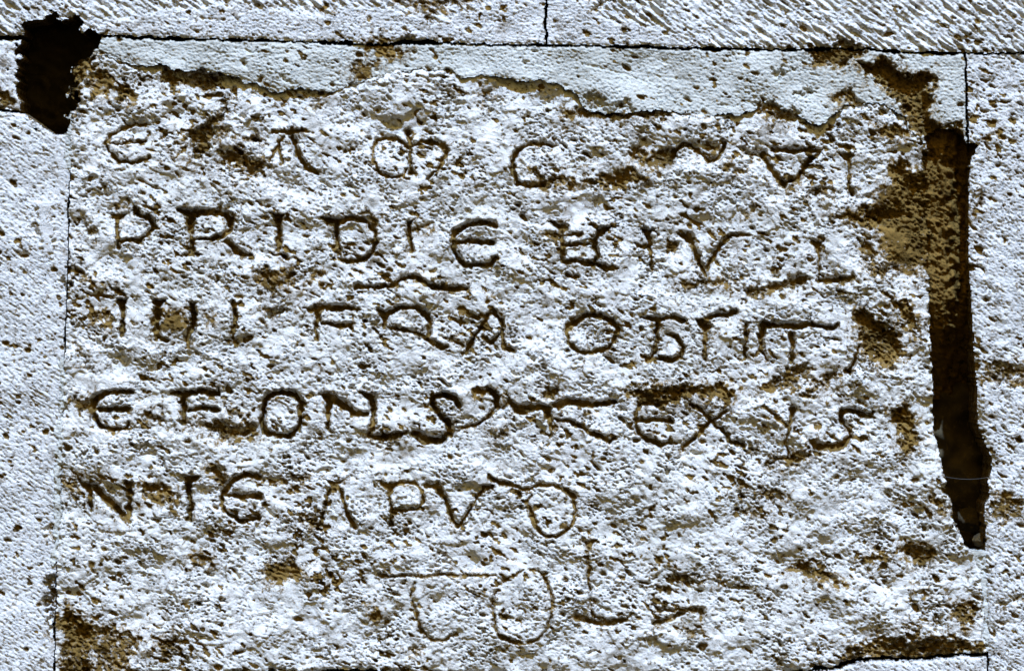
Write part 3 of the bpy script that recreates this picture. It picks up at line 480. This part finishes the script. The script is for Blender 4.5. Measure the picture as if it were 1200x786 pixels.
# ------------------------------------------------------------------ meshes
def faces_of(mask):                      # quads whose four corners lie in the mask
    f = mask[:-1, :-1] & mask[1:, :-1] & mask[:-1, 1:] & mask[1:, 1:]
    j, i = np.nonzero(f)
    a = j * nx + i
    return f, np.stack([a, a + nx, a + nx + 1, a + 1], 1)
def mesh_from(name, verts, quads, mat, och=None):
    me = bpy.data.meshes.new(name)
    me.vertices.add(len(verts)); me.vertices.foreach_set('co', verts.astype(np.float32).ravel())
    me.loops.add(quads.size); me.loops.foreach_set('vertex_index', quads.astype(np.int32).ravel())
    me.polygons.add(len(quads)); me.polygons.foreach_set('loop_start', np.arange(0, quads.size, 4, dtype=np.int32))
    me.update(calc_edges=True)
    if och is not None:
        at = me.attributes.new('ochre', 'FLOAT', 'POINT'); at.data.foreach_set('value', och.astype(np.float32))
    me.materials.append(mat); me.validate()
    return me
def build(name, quads, h, och, mat, origin, depth=None):
    """front faces, plus sides running back into the wall from every open edge when depth is given"""
    used, inv = np.unique(quads.ravel(), return_inverse=True)
    Q = inv.reshape(-1, 4)
    vx, vy, vh, vo = GX.ravel()[used], GY.ravel()[used], h.ravel()[used], (och.ravel()[used] if och is not None else np.zeros(len(used)))
    if depth:
        e = np.concatenate([Q[:, [0, 1]], Q[:, [1, 2]], Q[:, [2, 3]], Q[:, [3, 0]]])
        key = np.sort(e, 1); k = key[:, 0].astype(np.int64) * (len(used) + 1) + key[:, 1]
        _, idx, cnt = np.unique(k, return_index=True, return_counts=True)
        be = e[idx[cnt == 1]]
        bv = np.unique(be); mp = np.full(len(used), -1); 
        r = np.random.default_rng(7)
        prev = bv.copy(); lookup = np.full(len(used), 0); lookup[bv] = np.arange(len(bv))
        layers = [bv]; nV = len(used); ax, ay, ah, ao = [vx], [vy], [vh], [vo]
        fl = lookup[be]; qs = [Q]
        for s_i, dz in enumerate((5, 14, 30, depth) if depth > 30 else (3, 6, 9, depth)):
            ids = nV + np.arange(len(bv)); nV += len(bv)
            jit = 0.5 if s_i < 3 else 0
            ax.append(vx[bv] + r.normal(0, jit, len(bv))); ay.append(vy[bv] + r.normal(0, jit, len(bv)))
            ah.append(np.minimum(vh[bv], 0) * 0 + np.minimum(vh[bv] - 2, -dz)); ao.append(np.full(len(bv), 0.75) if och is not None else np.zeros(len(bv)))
            top_ids, bot = layers[-1], ids
            qs.append(np.stack([top_ids[fl[:, 0]], bot[fl[:, 0]], bot[fl[:, 1]], top_ids[fl[:, 1]]], 1)[:, ::-1][:, [3, 2, 1, 0]][:, ::-1])
            layers.append(ids)
        vx, vy, vh, vo = map(np.concatenate, (ax, ay, ah, ao)); Q = np.concatenate(qs)
    V = np.stack([(vx - 600) * MM - origin.x, -vh * MM - origin.y, BASE + (393 - vy) * MM - origin.z], 1)
    me = mesh_from(name, V, Q, mat, vo)
    ob = bpy.data.objects.new(name, me); COL.objects.link(ob)
    return ob

wall = bpy.data.objects.new('stone_wall', None); COL.objects.link(wall)
wall.location = (0, 0.1, BASE - 0.47); wall.empty_display_size = 0.1
wall['kind'] = 'thing'; wall['category'] = 'wall'; wall['label'] = 'pale ashlar wall of tooled blocks and grey mortar surrounding the inscribed slab'
bpy.context.view_layer.update()
def wall_part(key, name, mat, depth, label=None):
    f, Q = faces_of(reg[key] > 0)
    o = build(name, Q, H[key], OC.get(key), mat, wall.location, depth)
    o.parent = wall
    if label: o['label'] = label
    return o
wall_part('top_left', 'ashlar_block', M_BLOCK, 150, 'upper course block left of the scored vertical joint, mortar smeared on its foot')
wall_part('top_right', 'ashlar_block', M_BLOCK, 150, 'upper course block with slanting chisel marks')
wall_part('left', 'ashlar_block', M_BLOCK, 150, 'tooled block left of the inscribed slab')
wall_part('right', 'ashlar_block', M_BLOCK, 150, 'pitted block right of the black gap')
wall_part('fragment', 'ashlar_block', M_BLOCK, 150, 'small stone beside the dark hole')
wall_part('lower', 'ashlar_block', M_BLOCK, 150, 'block under the inscribed slab')
wall_part('mortar', 'mortar_band', M_MORTAR, 60, 'smooth grey mortar above the inscribed slab')
wall_part('strip', 'mortar_strip', M_MORTAR, 12)
wall_part('right_fill', 'mortar_fill', M_MORTAR, 60)

# the inscribed slab, its letters cut out as parts of the same surface
slab_base = Vector((0.0, 0.0, BASE + (393 - 792) * MM))
f, Q = faces_of(reg['slab'] > 0)
jj, ii = np.nonzero(f)
fid = letter_id[:-1, :-1][jj, ii]
def rim_quads():                          # open edges of the whole slab (letters included), so that only its true outline gets sides
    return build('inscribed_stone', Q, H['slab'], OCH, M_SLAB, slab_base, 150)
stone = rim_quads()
me = stone.data
# remove the letter faces from the slab mesh (they come back as parts)
bm = bmesh.new(); bm.from_mesh(me); bm.faces.ensure_lookup_table()
kill = [bm.faces[int(k)] for k in np.nonzero(fid)[0]]
bmesh.ops.delete(bm, geom=kill, context='FACES'); bm.to_mesh(me); bm.free()
stone.location = slab_base
stone['category'] = 'inscribed stone'
stone['label'] = 'large weathered limestone slab carved with six lines of worn capital letters'
line_empties = []
for li, (lname, letters) in enumerate(LINES):
    e = bpy.data.objects.new('inscription_line', None); COL.objects.link(e); e.parent = stone; e['label'] = lname; e.empty_display_size = 0.02
    line_empties.append(e)
for k, (li, lab) in enumerate(LETTERS):
    qk = Q[fid == k + 1]
    if len(qk) == 0: continue
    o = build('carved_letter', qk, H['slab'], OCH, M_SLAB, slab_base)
    o.parent = line_empties[li]; o['label'] = lab

# wall core seen through the gap and the hole: earthy rubble fill
cx = np.arange(-78, 1279, 5.0); cy = np.arange(-68, 855, 5.0)
CXg, CYg = np.meshgrid(cx, cy)
ii = np.clip(((CXg - X0) / PITCH).astype(int), 0, nx - 1); jj = np.clip(((CYg - Y0) / PITCH).astype(int), 0, ny - 1)
ch = -140 + 4 * lump[jj, ii] + 5 * lump2[jj, ii] * sstep(-CXg, -200, -150) + 4 * lowB[jj, ii]
cv = np.stack([(CXg.ravel() - 600) * MM - wall.location.x, -ch.ravel() * MM - wall.location.y, BASE + (393 - CYg.ravel()) * MM - wall.location.z], 1)
nn = len(cx); a = (np.arange(len(cy) - 1)[:, None] * nn + np.arange(nn - 1)[None, :]).ravel()
cme = mesh_from('wall_core', cv, np.stack([a, a + nn, a + nn + 1, a + 1], 1), M_CORE)
for p in cme.polygons: p.use_smooth = True
core = bpy.data.objects.new('wall_core', cme); COL.objects.link(core); core.parent = wall

# brown earth packed behind the upper part of the gap, streaked downwards, running back as it goes down
ex = np.arange(1074, 1150, 1.2); ey = np.arange(140, 470, 1.2); EX, EY = np.meshgrid(ex, ey)
ii = ((EX - X0) / PITCH).astype(int); jj = ((EY - Y0) / PITCH).astype(int); sx = ((EX - X0 + 0.15 * wx[jj, ii] * 4) / PITCH).astype(int)
streak = lump2[np.clip((EY * 0.12 + 30).astype(int), 0, ny - 1), np.clip(sx, 0, nx - 1)]
eh = -22 - 8 * sstep(EY, 180, 260) - 24 * sstep(EX + 3.0 * lump2[jj, ii] + 4 * lump[jj, ii], 1104, 1134) - 95 * sstep(EY, 330, 470) ** 1.3 + 1.6 * streak + 1.6 * lump[jj, ii] + 0.8 * lump2[jj, ii] + 0.5 * g1[jj, ii] + 0.5 * g3[jj, ii] + 1.1 * pith[jj, ii]
ev = np.stack([(EX.ravel() - 600) * MM - wall.location.x, -eh.ravel() * MM - wall.location.y, BASE + (393 - EY.ravel()) * MM - wall.location.z], 1)
nn = len(ex); a = (np.arange(len(ey) - 1)[:, None] * nn + np.arange(nn - 1)[None, :]).ravel()
eme = mesh_from('earth_fill', ev, np.stack([a, a + nn, a + nn + 1, a + 1], 1), M_FILL)
ef = bpy.data.objects.new('earth_fill', eme); COL.objects.link(ef); ef.parent = wall

# ------------------------------------------------------------------ loose stones in the gap, pebble in the hole, thread
def rock(name, x, y, h, sx, sy, sz, seed, label, mat, rot=0.0):
    r = random.Random(seed); bm = bmesh.new(); bmesh.ops.create_icosphere(bm, subdivisions=4, radius=1)
    planes = [(Vector((r.uniform(-1, 1), r.uniform(-1, 1), r.uniform(-1, 1))).normalized(), r.uniform(0.55, 0.85)) for _ in range(9)]
    from mathutils import noise
    for v in bm.verts:
        for n_, d in planes:
            t = v.co.dot(n_)
            if t > d: v.co -= n_ * (t - d) * 0.92
        v.co *= 1 + 0.07 * noise.noise(v.co * 3 + Vector((seed, 0, 0))) + 0.04 * noise.noise(v.co * 9)
        v.co = Vector((v.co.x * sx, v.co.y * sz, v.co.z * sy)) * MM
    zmin = min(v.co.z for v in bm.verts)
    for v in bm.verts: v.co.z -= zmin
    m = bpy.data.meshes.new(name); bm.to_mesh(m); bm.free(); m.materials.append(mat)
    o = bpy.data.objects.new(name, m); COL.objects.link(o)
    o.location = P(x, y, h); o.rotation_euler = (0, rot, 0)
    o['label'] = label; o['category'] = 'stone'; o['group'] = 'loose stones lying in the wall gaps'
    return o
rock('loose_stone', 1139, 626, -96, 17, 15, 20, 3, 'dark angular stone wedged deep in the foot of the black gap', M_RUBBLE, 0.3)
rock('loose_stone', 1151, 641, -30, 9, 8, 10, 8, 'small pale stone lying at the mouth of the gap beside the right block', M_RUBBLE, -0.2)
rock('loose_stone', 112, 76, -2, 6.5, 3.5, 6, 12, 'tiny white pebble on the lip of the dark hole at upper left', M_SLAB)

bm = bmesh.new(); ring0 = None
for i in range(25):
    t = i / 24; x = 1106 + 54 * t; y = 558 + 6 * 4 * t * (1 - t) * 0.5 + 1.0 * t; c = P(x, y, -12 + 2 * t)
    ring = [bm.verts.new(c + Vector((0, math.cos(a) * .00022, math.sin(a) * .00022)) - P(1106, 560, -12)) for a in (0, 1.57, 3.14, 4.71)]
    if ring0:
        for k in range(4): bm.faces.new((ring0[k], ring0[(k + 1) % 4], ring[(k + 1) % 4], ring[k]))
    ring0 = ring
tm = bpy.data.meshes.new('thread'); bm.to_mesh(tm); bm.free()
M_T = bpy.data.materials.new('spider_silk'); M_T.use_nodes = True
tb_ = M_T.node_tree.nodes['Principled BSDF']; tb_.inputs['Base Color'].default_value = (0.05, 0.05, 0.045, 1); tb_.inputs['Roughness'].default_value = 0.4
tm.materials.append(M_T)
th = bpy.data.objects.new('spider_thread', tm); COL.objects.link(th); th.location = P(1106, 560, -12)
th['label'] = 'thin pale spider thread stretched across the black gap'; th['category'] = 'thread'
